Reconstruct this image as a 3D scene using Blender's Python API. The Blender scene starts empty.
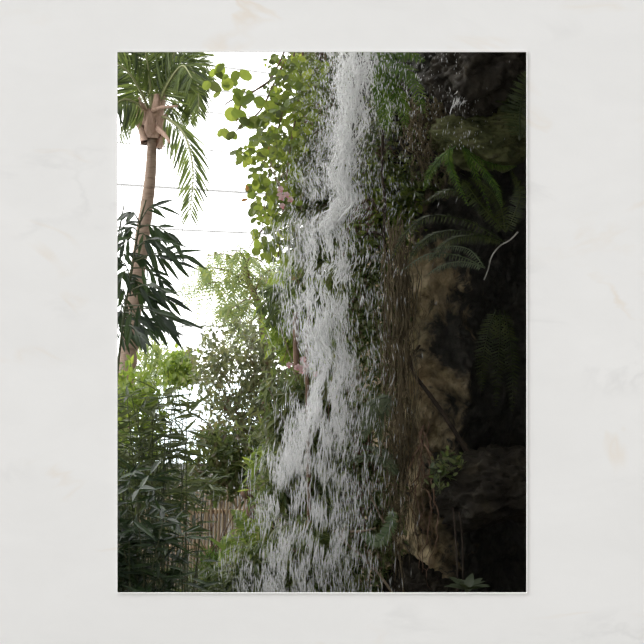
import bpy, bmesh, math, random
import numpy as np
from mathutils import Vector, noise

SC = bpy.context.scene
COL = SC.collection
rnd = random.Random(11)
rng = np.random.default_rng(11)
F = 1200.0                 # focal length in pixels of a 644 px frame
CAMZ = 3.6                 # eye height above the glasshouse ground


def P(px, py, Y):
    """place in the glasshouse that lies Y metres from the viewer in the direction of a picture point"""
    return np.array([(px - 322.0) / F * Y, Y, CAMZ - (py - 322.0) / F * Y])


# ------------------------------------------------------------------ mesh building
class MB:
    def __init__(s):
        s.v, s.tri, s.quad, s.n = [], [], [], 0

    def add(s, V, faces):
        V = np.asarray(V, float)
        t = [f for f in faces if len(f) == 3]
        q = [f for f in faces if len(f) == 4]
        if t: s.tri.append(np.array(t, int) + s.n)
        if q: s.quad.append(np.array(q, int) + s.n)
        s.v.append(V); s.n += len(V)

    def inst(s, tmpl, R, T):
        """many copies of a small leaf shape: R (N,3,3) scaled axes, T (N,3)"""
        V, Fc = tmpl
        N = len(T)
        if N == 0: return
        W = np.einsum('nij,vj->nvi', R, V) + T[:, None, :]
        s.tri.append((Fc[None] + (np.arange(N) * len(V))[:, None, None]).reshape(-1, 3) + s.n)
        s.v.append(W.reshape(-1, 3)); s.n += N * len(V)

    def tube(s, pts, radii, sides=6, wob=0.0, flat=1.0):
        pts = np.asarray(pts, float)
        n = len(pts)
        if np.isscalar(radii): radii = [radii] * n
        t = np.gradient(pts, axis=0)
        t /= np.linalg.norm(t, axis=1)[:, None] + 1e-9
        ref = np.array([0.31, 0.93, 0.17])
        V = []
        for i in range(n):
            a = np.cross(t[i], ref); a /= np.linalg.norm(a) + 1e-9
            b = np.cross(t[i], a)
            for k in range(sides):
                th = 2 * math.pi * k / sides
                r = radii[i] * (1 + wob * rnd.uniform(-1, 1))
                V.append(pts[i] + r * (math.cos(th) * a + flat * math.sin(th) * b))
        fs = []
        for i in range(n - 1):
            for k in range(sides):
                k2 = (k + 1) % sides
                fs.append((i * sides + k, i * sides + k2, (i + 1) * sides + k2, (i + 1) * sides + k))
        c0 = len(V); V.append(pts[0]); V.append(pts[-1])
        for k in range(sides):
            k2 = (k + 1) % sides
            fs.append((c0, k2, k)); fs.append((c0 + 1, (n - 1) * sides + k, (n - 1) * sides + k2))
        s.add(V, fs)

    def box(s, lo, hi):
        x0, y0, z0 = lo; x1, y1, z1 = hi
        V = [(x0, y0, z0), (x1, y0, z0), (x1, y1, z0), (x0, y1, z0), (x0, y0, z1), (x1, y0, z1), (x1, y1, z1), (x0, y1, z1)]
        s.add(V, [(0, 3, 2, 1), (4, 5, 6, 7), (0, 1, 5, 4), (1, 2, 6, 5), (2, 3, 7, 6), (3, 0, 4, 7)])

    def beam(s, a, b, w, h):
        """straight bar from a to b, w across in plan, h tall"""
        a = np.array(a, float); b = np.array(b, float)
        d = b - a; d /= np.linalg.norm(d)
        up = np.array([0, 0, 1.0]) if abs(d[2]) < .9 else np.array([0, 1.0, 0])
        sd = np.cross(d, up); sd /= np.linalg.norm(sd); up = np.cross(sd, d)
        V = [p + i * sd * w / 2 + j * up * h / 2 for p in (a, b) for i, j in ((-1, -1), (1, -1), (1, 1), (-1, 1))]
        s.add(V, [(0, 1, 2, 3), (7, 6, 5, 4), (0, 4, 5, 1), (1, 5, 6, 2), (2, 6, 7, 3), (3, 7, 4, 0)])

    def build(s, name, mat, parent=None, smooth=True, origin=None):
        me = bpy.data.meshes.new(name)
        V = np.concatenate(s.v) if s.v else np.zeros((0, 3))
        o = bpy.data.objects.new(name, me)
        off = np.zeros(3)
        if parent is not None: off = np.array(parent.location)
        elif origin is not None: off = np.array(origin, float); o.location = off
        V = V - off
        tri = np.concatenate(s.tri) if s.tri else np.zeros((0, 3), int)
        quad = np.concatenate(s.quad) if s.quad else np.zeros((0, 4), int)
        loops = np.concatenate([tri.ravel(), quad.ravel()]).astype(np.int32)
        starts = np.concatenate([np.arange(len(tri)) * 3, len(tri) * 3 + np.arange(len(quad)) * 4]).astype(np.int32)
        me.vertices.add(len(V)); me.vertices.foreach_set('co', V.astype(np.float32).ravel())
        me.loops.add(len(loops)); me.loops.foreach_set('vertex_index', loops)
        me.polygons.add(len(starts)); me.polygons.foreach_set('loop_start', starts)
        me.update(calc_edges=True); me.validate()
        me.polygons.foreach_set('use_smooth', np.full(len(me.polygons), smooth))
        me.materials.append(mat)
        COL.objects.link(o)
        if parent is not None: o.parent = parent
        return o


def tag(o, label=None, cat=None, group=None, kind=None):
    if label: o['label'] = label
    if cat: o['category'] = cat
    if group: o['group'] = group
    if kind: o['kind'] = kind
    return o


def thing(name, label, cat, loc, group=None):
    o = bpy.data.objects.new(name, None); COL.objects.link(o)
    o.location = [float(c) for c in loc]; o.empty_display_size = .1
    return tag(o, label, cat, group)


def smooth_path(pts, n=24):
    """Catmull-Rom through the given points"""
    p = np.asarray(pts, float)
    if len(p) == 2: return p[0] + (p[1] - p[0]) * np.linspace(0, 1, n)[:, None]
    q = np.vstack([2 * p[0] - p[1], p, 2 * p[-1] - p[-2]])
    out = []
    m = len(p) - 1
    for u in np.linspace(0, m - 1e-6, n):
        i = int(u); t = u - i
        a, b, c, d = q[i:i + 4]
        out.append(.5 * ((2 * b) + (-a + c) * t + (2 * a - 5 * b + 4 * c - d) * t * t + (-a + 3 * b - 3 * c + d) * t ** 3))
    return np.array(out)


def frames(D, U, L, W, H=None):
    """axes for leaves: D directions, U rough upward normals, L lengths, W widths"""
    D = D / (np.linalg.norm(D, axis=1)[:, None] + 1e-9)
    Z = U - (U * D).sum(1)[:, None] * D
    Z /= np.linalg.norm(Z, axis=1)[:, None] + 1e-9
    Y = np.cross(Z, D)
    H = L if H is None else H
    return np.stack([D * L[:, None], Y * W[:, None], Z * H[:, None]], axis=2)


def lance(bend=.15, fold=.25, fat=.4):
    xs = [0, .12, .35, .62, .85, 1.0]
    ws = [.06, .5, 1.0, .8, .4, 0]
    V, Fc = [], []
    for x, w in zip(xs, ws):
        x2 = x ** (1 + fat * .0)
        z = -bend * x2 * x2
        V += [(x2, -w * .5, z + fold * w * .12), (x2, 0, z), (x2, w * .5, z + fold * w * .12)]
    for i in range(len(xs) - 1):
        a = i * 3; b = a + 3
        Fc += [(a, a + 1, b + 1), (a, b + 1, b), (a + 1, a + 2, b + 2), (a + 1, b + 2, b + 1)]
    return np.array(V, float), np.array(Fc)


def ovate(bend=.12, n=9):
    """broad leaf with a small notch at the stalk"""
    V = [(0.05, 0, 0)]
    for k in range(n):
        th = math.pi * (-.86 + 1.72 * k / (n - 1))
        x = .52 + .5 * math.cos(th); y = .5 * math.sin(th)
        V.append((x, y, -bend * (x * x) + .10 * abs(y)))
    V.append((.55, 0, -bend * .3))
    Fc = []
    for k in range(1, n):
        Fc.append((n + 1, k, k + 1))
    Fc += [(n + 1, 0, 1), (n + 1, n, 0)]
    return np.array(V, float), np.array(Fc)


def small_leaf():
    V = [(0, 0, 0), (.35, -.5, .06), (.45, 0, -.02), (.35, .5, .06), (1, 0, -.12)]
    return np.array(V, float), np.array([(0, 1, 2), (0, 2, 3), (1, 4, 2), (2, 4, 3)])


def pinna():
    V = [(0, -.3, 0), (0, .3, 0), (.5, -.42, -.04), (.5, .42, -.04), (1, 0, -.16)]
    return np.array(V, float), np.array([(0, 2, 1), (1, 2, 3), (2, 4, 3)])


LANCE, LANCE_FLAT, OVATE, SMALL, PINNA = lance(), lance(.3, .15), ovate(), small_leaf(), pinna()
SPINDLE = (np.array([(-.5, 0, 0), (-.1, .5, 0), (-.1, 0, .5), (-.1, -.5, 0), (-.1, 0, -.5), (.5, 0, 0)], float),
           np.array([(0, 2, 1), (0, 3, 2), (0, 4, 3), (0, 1, 4), (5, 1, 2), (5, 2, 3), (5, 3, 4), (5, 4, 1)]))


# ------------------------------------------------------------------ materials
def new_mat(name):
    m = bpy.data.materials.new(name); m.use_nodes = True
    nt = m.node_tree; nt.nodes.clear()
    out = nt.nodes.new('ShaderNodeOutputMaterial')
    return m, nt, out


def ramp(nt, fac, stops, interp='LINEAR'):
    r = nt.nodes.new('ShaderNodeValToRGB'); r.color_ramp.interpolation = interp
    e = r.color_ramp.elements
    while len(e) > 1: e.remove(e[-1])
    e[0].position = stops[0][0]; e[0].color = (*stops[0][1], 1)
    for p, c in stops[1:]:
        x = e.new(p); x.color = (*c, 1)
    nt.links.new(fac, r.inputs[0])
    return r.outputs[0]


def noise_tex(nt, scale, detail=4, rough=.55, dist=0, vec=None):
    n = nt.nodes.new('ShaderNodeTexNoise'); n.inputs['Scale'].default_value = scale
    n.inputs['Detail'].default_value = detail; n.inputs['Roughness'].default_value = rough
    n.inputs['Distortion'].default_value = dist
    if vec is None:
        g = nt.nodes.new('ShaderNodeTexCoord'); vec = g.outputs['Object']
    nt.links.new(vec, n.inputs['Vector'])
    return n.outputs['Fac']


def leaf_mat(name, cols, trans=.4, tgain=(1.5, 1.45, .9), rough=.4, spec=.4):
    """living leaf: each leaf of a plant has its own tint, and lets some light through"""
    m, nt, out = new_mat(name)
    g = nt.nodes.new('ShaderNodeNewGeometry')
    c = ramp(nt, g.outputs['Random Per Island'], [(i / max(1, len(cols) - 1), k) for i, k in enumerate(cols)])
    pb = nt.nodes.new('ShaderNodeBsdfPrincipled'); pb.inputs['Roughness'].default_value = rough
    pb.inputs['Specular IOR Level'].default_value = spec
    nt.links.new(c, pb.inputs['Base Color'])
    mul = nt.nodes.new('ShaderNodeMix'); mul.data_type = 'RGBA'; mul.blend_type = 'MULTIPLY'
    mul.inputs[0].default_value = 1; mul.inputs[7].default_value = (*tgain, 1)
    nt.links.new(c, mul.inputs[6])
    tr = nt.nodes.new('ShaderNodeBsdfTranslucent'); nt.links.new(mul.outputs[2], tr.inputs['Color'])
    mx = nt.nodes.new('ShaderNodeMixShader'); mx.inputs[0].default_value = trans
    nt.links.new(pb.outputs[0], mx.inputs[1]); nt.links.new(tr.outputs[0], mx.inputs[2])
    nt.links.new(mx.outputs[0], out.inputs['Surface'])
    return m


def rough_mat(name, stops, scale=6, detail=6, rough=.8, bump=.3, bscale=None, spec=.3, dist=0, stretch=None):
    m, nt, out = new_mat(name)
    g = nt.nodes.new('ShaderNodeTexCoord'); vec = g.outputs['Object']
    if stretch:
        mp = nt.nodes.new('ShaderNodeMapping'); mp.inputs['Scale'].default_value = stretch
        nt.links.new(vec, mp.inputs['Vector']); vec = mp.outputs[0]
    f = noise_tex(nt, scale, detail, .6, dist, vec)
    c = ramp(nt, f, stops)
    pb = nt.nodes.new('ShaderNodeBsdfPrincipled'); pb.inputs['Roughness'].default_value = rough
    pb.inputs['Specular IOR Level'].default_value = spec
    nt.links.new(c, pb.inputs['Base Color'])
    if bump:
        b = nt.nodes.new('ShaderNodeBump'); b.inputs['Strength'].default_value = bump; b.inputs['Distance'].default_value = .03
        nt.links.new(noise_tex(nt, bscale or scale * 3, 8, .65, 0, vec), b.inputs['Height'])
        nt.links.new(b.outputs[0], pb.inputs['Normal'])
    nt.links.new(pb.outputs[0], out.inputs['Surface'])
    return m


M = {}
M['palm'] = leaf_mat('palm_leaf', [(.06, .08, .045), (.11, .15, .06), (.21, .27, .09), (.065, .09, .055)], .42)
M['bamboo'] = leaf_mat('bamboo_leaf', [(.022, .036, .022), (.035, .06, .026), (.05, .085, .03)], .22)
M['oleander'] = leaf_mat('long_leaf', [(.05, .07, .035), (.09, .12, .055), (.16, .19, .09), (.07, .09, .045)], .35, rough=.4, spec=.3)
M['vine'] = leaf_mat('vine_leaf', [(.10, .14, .04), (.19, .26, .06), (.30, .36, .085), (.15, .20, .05), (.09, .11, .045)], .55, (1.5, 1.42, .9))
M['vine_dark'] = leaf_mat('dark_vine_leaf', [(.07, .10, .045), (.13, .17, .07), (.20, .24, .10), (.18, .14, .11)], .45)
M['feather'] = leaf_mat('feathery_leaf', [(.25, .33, .17), (.34, .41, .18), (.42, .45, .15)], .5, (1.3, 1.3, 1.0))
M['greyleaf'] = leaf_mat('grey_green_leaf', [(.11, .13, .08), (.17, .20, .12), (.26, .28, .18), (.20, .18, .13)], .45)
M['bright'] = leaf_mat('bright_leaf', [(.13, .20, .05), (.22, .30, .07), (.33, .40, .10)], .45)
M['creeper'] = leaf_mat('creeper_leaf', [(.06, .09, .035), (.12, .16, .06), (.20, .24, .10), (.15, .145, .08)], .4)
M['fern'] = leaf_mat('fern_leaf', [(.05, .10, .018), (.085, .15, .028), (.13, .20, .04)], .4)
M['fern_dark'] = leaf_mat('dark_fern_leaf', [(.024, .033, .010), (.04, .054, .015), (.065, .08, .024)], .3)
M['fern_grey'] = leaf_mat('silvery_fern_leaf', [(.08, .10, .06), (.13, .16, .10)], .3)
M['banded'] = leaf_mat('banded_fern_leaf', [(.12, .19, .09), (.25, .31, .18), (.09, .14, .07)], .3)
M['petal'] = leaf_mat('pink_petal', [(.50, .20, .22), (.62, .34, .35), (.60, .44, .43)], .4, (1.1, 1.1, 1.1))
M['orange'] = leaf_mat('withered_leaf', [(.55, .30, .06), (.42, .22, .08)], .4, (1.2, 1.1, .9))
M['trunk'] = rough_mat('palm_bark', [(.3, (.30, .21, .16)), (.5, (.42, .31, .24)), (.7, (.20, .14, .10))], 5, 5, .85, .5, stretch=(1, 1, 6))
M['husk'] = rough_mat('husk', [(.3, (.40, .25, .18)), (.5, (.62, .43, .34)), (.7, (.48, .32, .25))], 7, 5, .8, .5, stretch=(4, 4, 1))
M['rachis'] = rough_mat('leaf_stalk', [(.3, (.30, .33, .14)), (.7, (.42, .42, .24))], 8, 2, .5, 0)
M['stem'] = rough_mat('green_stem', [(.3, (.05, .07, .03)), (.7, (.10, .10, .05))], 12, 3, .6, .1)
M['brownstem'] = rough_mat('brown_stem', [(.3, (.13, .08, .055)), (.7, (.27, .17, .12))], 9, 4, .8, .3)
M['darkstem'] = rough_mat('dark_stem', [(.3, (.03, .022, .016)), (.7, (.07, .05, .035))], 9, 4, .8, .3)
M['root'] = rough_mat('root', [(.3, (.07, .055, .032)), (.55, (.15, .118, .07)), (.75, (.23, .18, .11))], 5, 4, .9, .2)
M['redroot'] = rough_mat('reddish_root', [(.3, (.13, .075, .05)), (.7, (.24, .15, .10))], 8, 4, .8, .2)
M['stick'] = rough_mat('dry_stick', [(.3, (.17, .13, .085)), (.7, (.28, .22, .15))], 9, 4, .8, .2)
M['paleroot'] = rough_mat('pale_root', [(.35, (.18, .17, .15)), (.7, (.42, .40, .36))], 9, 4, .6, .2)
M['picket'] = rough_mat('bamboo_picket', [(.3, (.34, .24, .15)), (.7, (.58, .46, .32))], 6, 4, .7, .2, stretch=(3, 3, .5))
M['soil'] = rough_mat('soil', [(.3, (.035, .028, .02)), (.7, (.09, .07, .05))], 2, 8, .95, .6)
M['boulder'] = rough_mat('wet_boulder', [(.35, (.016, .013, .010)), (.6, (.036, .030, .021)), (.75, (.075, .06, .04))], 5, 10, .75, 1.0, 12, spec=.2)
M['mossrock'] = rough_mat('mossy_boulder', [(.35, (.05, .055, .02)), (.55, (.11, .115, .045)), (.7, (.10, .085, .06))], 5, 9, .9, .8, 16)
M['concrete'] = rough_mat('terrace_stone', [(.3, (.42, .41, .39)), (.7, (.55, .54, .52))], 3, 6, .8, .1)
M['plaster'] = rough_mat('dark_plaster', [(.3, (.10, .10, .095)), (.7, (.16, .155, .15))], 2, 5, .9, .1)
M['bar'] = leaf_mat('translucent_strip', [(.80, .80, .80), (.84, .84, .84)], .5, (1, 1, 1))
M['beam'] = rough_mat('pale_beam', [(.3, (.72, .58, .50)), (.7, (.80, .68, .60))], 3, 2, .6, 0)
M['trim'] = rough_mat('white_edge', [(.3, (.86, .86, .85)), (.7, (.88, .88, .87))], 3, 2, .6, 0)


def cliff_mat():
    m, nt, out = new_mat('cliff_rock')
    g = nt.nodes.new('ShaderNodeTexCoord')
    big = noise_tex(nt, 1.7, 6, .65, .5, g.outputs['Object'])
    fine = noise_tex(nt, 7, 10, .68, .6, g.outputs['Object'])
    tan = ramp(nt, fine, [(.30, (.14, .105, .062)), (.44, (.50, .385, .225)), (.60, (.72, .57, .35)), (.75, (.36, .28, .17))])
    wet = ramp(nt, fine, [(.35, (.03, .029, .026)), (.6, (.065, .06, .05)), (.75, (.10, .088, .068))])  # wet rock tone, also laid on as the painted shade
    # dry clay seam up the face; shade right of it painted as dark rock
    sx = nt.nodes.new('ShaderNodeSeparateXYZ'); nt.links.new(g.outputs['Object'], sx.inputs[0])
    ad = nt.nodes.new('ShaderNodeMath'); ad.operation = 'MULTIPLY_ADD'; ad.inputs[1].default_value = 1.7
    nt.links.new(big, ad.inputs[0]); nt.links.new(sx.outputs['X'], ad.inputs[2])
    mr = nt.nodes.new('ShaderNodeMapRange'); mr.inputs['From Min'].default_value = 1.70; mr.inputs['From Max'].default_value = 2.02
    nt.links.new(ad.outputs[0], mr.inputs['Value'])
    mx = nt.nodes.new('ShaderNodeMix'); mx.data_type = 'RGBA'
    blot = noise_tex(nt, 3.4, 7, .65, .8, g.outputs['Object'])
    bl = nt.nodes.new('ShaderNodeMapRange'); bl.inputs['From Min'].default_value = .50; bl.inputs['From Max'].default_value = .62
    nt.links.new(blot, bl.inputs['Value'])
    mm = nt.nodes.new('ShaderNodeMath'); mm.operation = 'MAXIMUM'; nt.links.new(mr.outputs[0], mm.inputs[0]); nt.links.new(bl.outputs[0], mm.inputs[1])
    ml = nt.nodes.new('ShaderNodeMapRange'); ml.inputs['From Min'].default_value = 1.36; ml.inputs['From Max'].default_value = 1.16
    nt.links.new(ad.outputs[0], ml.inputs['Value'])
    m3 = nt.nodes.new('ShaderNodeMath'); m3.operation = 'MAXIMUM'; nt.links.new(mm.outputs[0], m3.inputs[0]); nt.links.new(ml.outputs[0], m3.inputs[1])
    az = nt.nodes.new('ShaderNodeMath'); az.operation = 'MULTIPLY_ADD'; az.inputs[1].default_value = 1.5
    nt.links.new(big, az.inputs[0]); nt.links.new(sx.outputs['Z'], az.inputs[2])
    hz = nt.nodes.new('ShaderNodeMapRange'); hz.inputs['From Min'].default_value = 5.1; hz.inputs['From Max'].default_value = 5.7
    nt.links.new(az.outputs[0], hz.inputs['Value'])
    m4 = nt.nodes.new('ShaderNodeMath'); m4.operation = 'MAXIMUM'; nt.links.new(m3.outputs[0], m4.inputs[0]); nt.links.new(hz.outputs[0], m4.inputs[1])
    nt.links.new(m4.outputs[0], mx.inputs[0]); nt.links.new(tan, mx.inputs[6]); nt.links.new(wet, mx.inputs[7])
    pb = nt.nodes.new('ShaderNodeBsdfPrincipled'); pb.inputs['Roughness'].default_value = .75
    pb.inputs['Specular IOR Level'].default_value = .25
    nt.links.new(mx.outputs[2], pb.inputs['Base Color'])
    b = nt.nodes.new('ShaderNodeBump'); b.inputs['Strength'].default_value = .9; b.inputs['Distance'].default_value = .06
    nt.links.new(noise_tex(nt, 9, 10, .7, .5, g.outputs['Object']), b.inputs['Height']); nt.links.new(b.outputs[0], pb.inputs['Normal'])
    nt.links.new(pb.outputs[0], out.inputs['Surface'])
    return m


def marble_mat():
    m, nt, out = new_mat('white_marble')
    g = nt.nodes.new('ShaderNodeTexCoord')
    mp = nt.nodes.new('ShaderNodeMapping'); mp.inputs['Rotation'].default_value = (0, math.radians(25), 0)
    mp.inputs['Scale'].default_value = (1.0, 1, 2.1)
    nt.links.new(g.outputs['Object'], mp.inputs['Vector'])
    v = mp.outputs[0]

    def math_n(op, a, b=None, c=None):
        n = nt.nodes.new('ShaderNodeMath'); n.operation = op
        for i, q in enumerate((a, b, c)):
            if q is None: continue
            if isinstance(q, (int, float)): n.inputs[i].default_value = q
            else: nt.links.new(q, n.inputs[i])
        return n.outputs[0]

    def vein(scale, width, mscale, lo, hi):
        f = noise_tex(nt, scale, 5, .55, .8, v)
        a = math_n('ABSOLUTE', math_n('SUBTRACT', f, .5))
        line = math_n('SUBTRACT', 1.0, math_n('MINIMUM', math_n('DIVIDE', a, width), 1.0))
        mk = nt.nodes.new('ShaderNodeMapRange'); mk.inputs['From Min'].default_value = lo; mk.inputs['From Max'].default_value = hi
        nt.links.new(noise_tex(nt, mscale, 2, .5, 0, v), mk.inputs['Value'])
        return math_n('MULTIPLY', line, mk.outputs[0])

    def mixc(fac, a, colr):
        n = nt.nodes.new('ShaderNodeMix'); n.data_type = 'RGBA'
        nt.links.new(fac, n.inputs[0]); nt.links.new(a, n.inputs[6]); n.inputs[7].default_value = (*colr, 1)
        return n.outputs[2]

    c = ramp(nt, noise_tex(nt, 2.2, 6, .6, .5, v), [(.3, (.765, .765, .762)), (.7, (.80, .80, .798))])
    c = mixc(math_n('MULTIPLY', vein(1.3, .035, 1.7, .56, .75), .45), c, (.60, .60, .60))
    c = mixc(math_n('MULTIPLY', vein(.8, .02, 2.3, .55, .75), .55), c, (.72, .64, .54))
    pb = nt.nodes.new('ShaderNodeBsdfPrincipled'); pb.inputs['Roughness'].default_value = .55
    pb.inputs['Specular IOR Level'].default_value = .25
    nt.links.new(c, pb.inputs['Base Color'])
    b = nt.nodes.new('ShaderNodeBump'); b.inputs['Strength'].default_value = .05; b.inputs['Distance'].default_value = .004
    nt.links.new(noise_tex(nt, 120, 3, .6, 0, g.outputs['Object']), b.inputs['Height']); nt.links.new(b.outputs[0], pb.inputs['Normal'])
    nt.links.new(pb.outputs[0], out.inputs['Surface'])
    return m


def glass_mat(name, tint, gloss=.06):
    m, nt, out = new_mat(name)
    tr = nt.nodes.new('ShaderNodeBsdfTransparent'); tr.inputs[0].default_value = (*tint, 1)
    gl = nt.nodes.new('ShaderNodeBsdfGlossy'); gl.inputs['Roughness'].default_value = .1
    mx = nt.nodes.new('ShaderNodeMixShader'); mx.inputs[0].default_value = gloss
    nt.links.new(tr.outputs[0], mx.inputs[1]); nt.links.new(gl.outputs[0], mx.inputs[2])
    nt.links.new(mx.outputs[0], out.inputs['Surface'])
    return m


def water_mat(name, clear, white=(.95, .95, .945)):
    """aerated falling water: white froth that passes light, with some clear water in it"""
    m, nt, out = new_mat(name)
    d = nt.nodes.new('ShaderNodeBsdfPrincipled'); d.inputs['Base Color'].default_value = (*white, 1)
    d.inputs['Roughness'].default_value = .2; d.inputs['Specular IOR Level'].default_value = .6
    t = nt.nodes.new('ShaderNodeBsdfTranslucent'); t.inputs[0].default_value = (*white, 1)
    a = nt.nodes.new('ShaderNodeMixShader'); a.inputs[0].default_value = .5
    nt.links.new(d.outputs[0], a.inputs[1]); nt.links.new(t.outputs[0], a.inputs[2])
    tr = nt.nodes.new('ShaderNodeBsdfTransparent')
    mx = nt.nodes.new('ShaderNodeMixShader'); mx.inputs[0].default_value = clear
    nt.links.new(a.outputs[0], mx.inputs[1]); nt.links.new(tr.outputs[0], mx.inputs[2])
    nt.links.new(mx.outputs[0], out.inputs['Surface'])
    return m


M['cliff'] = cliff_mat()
M['marble'] = marble_mat()
M['glass'] = glass_mat('clear_glass', (.97, .98, .98))
M['blueglass'] = glass_mat('bluish_glass', (.80, .88, .92))
M['froth'] = water_mat('froth', .32)
M['spray'] = water_mat('spray_water', .60)
M['thin'] = water_mat('thin_water', .52)


def pool_mat():
    m, nt, out = new_mat('pool_water')
    pb = nt.nodes.new('ShaderNodeBsdfPrincipled'); pb.inputs['Base Color'].default_value = (.03, .045, .04, 1)
    pb.inputs['Roughness'].default_value = .08
    b = nt.nodes.new('ShaderNodeBump'); b.inputs['Strength'].default_value = .5
    nt.links.new(noise_tex(nt, 9, 3), b.inputs['Height']); nt.links.new(b.outputs[0], pb.inputs['Normal'])
    nt.links.new(pb.outputs[0], out.inputs['Surface'])
    return m


M['pool'] = pool_mat()


# ------------------------------------------------------------------ the setting
def struct(mb, name, mat, label=None, smooth=False, parent=None):
    o = mb.build(name, mat, parent, smooth)
    if parent is None: tag(o, label, kind='structure')
    return o


WY = 4.0                                              # distance of the upright marble tabletop
ox0, ox1 = P(117.6, 0, WY)[0], P(526.4, 0, WY)[0]
oz1, oz0 = P(0, 52.2, WY)[2], P(0, 592.4, WY)[2]


def marble_surround():  # marble table under a postcard, stood upright with the card as opening
    mb = MB()
    t = .25
    X0, X1, Z0, Z1 = -9.0, 8.0, 0.0, 10.0
    e = .16
    fo = [(X0, WY, Z0), (X1, WY, Z0), (X1, WY, Z1), (X0, WY, Z1)]
    fi = [(ox0, WY, oz0), (ox1, WY, oz0), (ox1, WY, oz1), (ox0, WY, oz1)]
    bo = [(x, WY + t, z) for x, y, z in fo]
    bi = [(ox0 - e, WY + t, oz0 - e), (ox1 + e, WY + t, oz0 - e), (ox1 + e, WY + t, oz1 + e), (ox0 - e, WY + t, oz1 + e)]
    fs = []
    for k in range(4):
        j = (k + 1) % 4
        fs += [(k, j, 4 + j, 4 + k), (8 + j, 8 + k, 12 + k, 12 + j), (4 + k, 4 + j, 12 + j, 12 + k), (j, k, 8 + k, 8 + j)]
    mb.add(fo + fi + bo + bi, fs)
    struct(mb, 'marble_slab', M['marble'], 'white faintly veined marble tabletop stood upright round the postcard opening')
    w, d = .0014, .008  # postcard edge, raised to throw the card's soft shadow
    tb = MB()
    tb.box((ox0 - w, WY - d, oz0 - w), (ox0, WY, oz1 + w)); tb.box((ox1, WY - d, oz0 - w), (ox1 + w, WY, oz1 + w))
    tb.box((ox0, WY - d, oz1), (ox1, WY, oz1 + w)); tb.box((ox0, WY - d, oz0 - w), (ox1, WY, oz0))
    struct(tb, 'trim_1', M['trim'], 'thin white postcard edge around the opening')


marble_surround()
mb = MB(); mb.box((-9, -5, 1.8), (8, WY, 2.0)); struct(mb, 'floor', M['concrete'], 'pale stone terrace before the upright marble tabletop')
mb = MB()
gn = 40
gx = np.linspace(-12, 10, gn); gy = np.linspace(4.25, 31, gn)
V = [(x, y, -.05 + .10 * noise.noise(Vector((x * .5, y * .5, 0)))) for y in gy for x in gx]
mb.add(V, [(j * gn + i, j * gn + i + 1, (j + 1) * gn + i + 1, (j + 1) * gn + i) for j in range(gn - 1) for i in range(gn - 1)])
struct(mb, 'ground', M['soil'], 'dark planted soil of the glasshouse', True)
# unseen solid roof added to shade the grotto and the near plants
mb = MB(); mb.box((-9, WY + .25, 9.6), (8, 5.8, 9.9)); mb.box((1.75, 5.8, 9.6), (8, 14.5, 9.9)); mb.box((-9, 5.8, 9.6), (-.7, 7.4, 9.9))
struct(mb, 'shade_roof', M['plaster'], 'unseen dark roof added to shade the grotto')
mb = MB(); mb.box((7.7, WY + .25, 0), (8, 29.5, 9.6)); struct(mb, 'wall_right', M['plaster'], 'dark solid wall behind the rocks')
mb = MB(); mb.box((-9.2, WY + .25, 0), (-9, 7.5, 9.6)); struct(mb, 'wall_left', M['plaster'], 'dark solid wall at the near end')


def back_wall_y(x): return 22.1 + (x + 3.76) * .631


def glazed_wall(name, label, A, B, zs, nv, beam_z=None):
    """tall glazed wall between plan points A and B: panes, horizontal bars at zs, nv uprights"""
    A = np.array([*A, 0.0]); B = np.array([*B, 0.0])
    d = (B - A); L = np.linalg.norm(d); d /= L
    root = MB()
    lowtop = 2.45
    for z0, z1 in ((lowtop, 11.5),):
        a = A + [0, 0, z0]; b = B + [0, 0, z0]
        root.add([a, b, b + [0, 0, z1 - z0], a + [0, 0, z1 - z0]], [(0, 1, 2, 3)])
    w = struct(root, name, M['glass'], label)
    lo = MB(); lo.add([A, B, B + [0, 0, lowtop], A + [0, 0, lowtop]], [(0, 1, 2, 3)])
    struct(lo, 'lower_pane', M['blueglass'], parent=w)
    fr = MB()
    for z, th in zs: fr.beam(A + [0, 0, z], B + [0, 0, z], .04, th * .95)
    for k in range(nv + 1):
        p = A + d * L * k / nv
        fr.beam(p, p + [0, 0, 11.5], .006 if k % 4 else .010, .03)
    struct(fr, 'glazing_bars', M['bar'], parent=w)
    return w


k23 = lambda py: CAMZ - (py - 322) / F * 23.05
zs = [(k23(py), th) for py, th in ((40, .03), (65, .03), (89, .035), (112, .025), (150, .02), (190, .045), (231, .035), (258, .015),
                                    (326, .035), (348, .015), (383, .05), (430, .03), (490, .03))]
bw = glazed_wall('window_1', 'bright white glazed wall with thin bars behind the palm', (-9, back_wall_y(-9)), (9, back_wall_y(9)), zs, 34)
b2 = MB(); b2.beam((-1.2, back_wall_y(-1.2) - .2, k23(280)), (4, back_wall_y(4) - .2, k23(280)), .12, .12); struct(b2, 'trim_2', M['beam'], 'pale pinkish beam across the glazed wall')
glazed_wall('window_2', 'glazed side wall of the house', (-9.1, 7.5), (-9.1, back_wall_y(-9)), zs[::2], 16)


# ------------------------------------------------------------------ rocks
def fbm(p, o=5, lac=2.1, g=.52):
    return noise.fractal(Vector(p), 1.0 - g * .3, lac, o)


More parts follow.
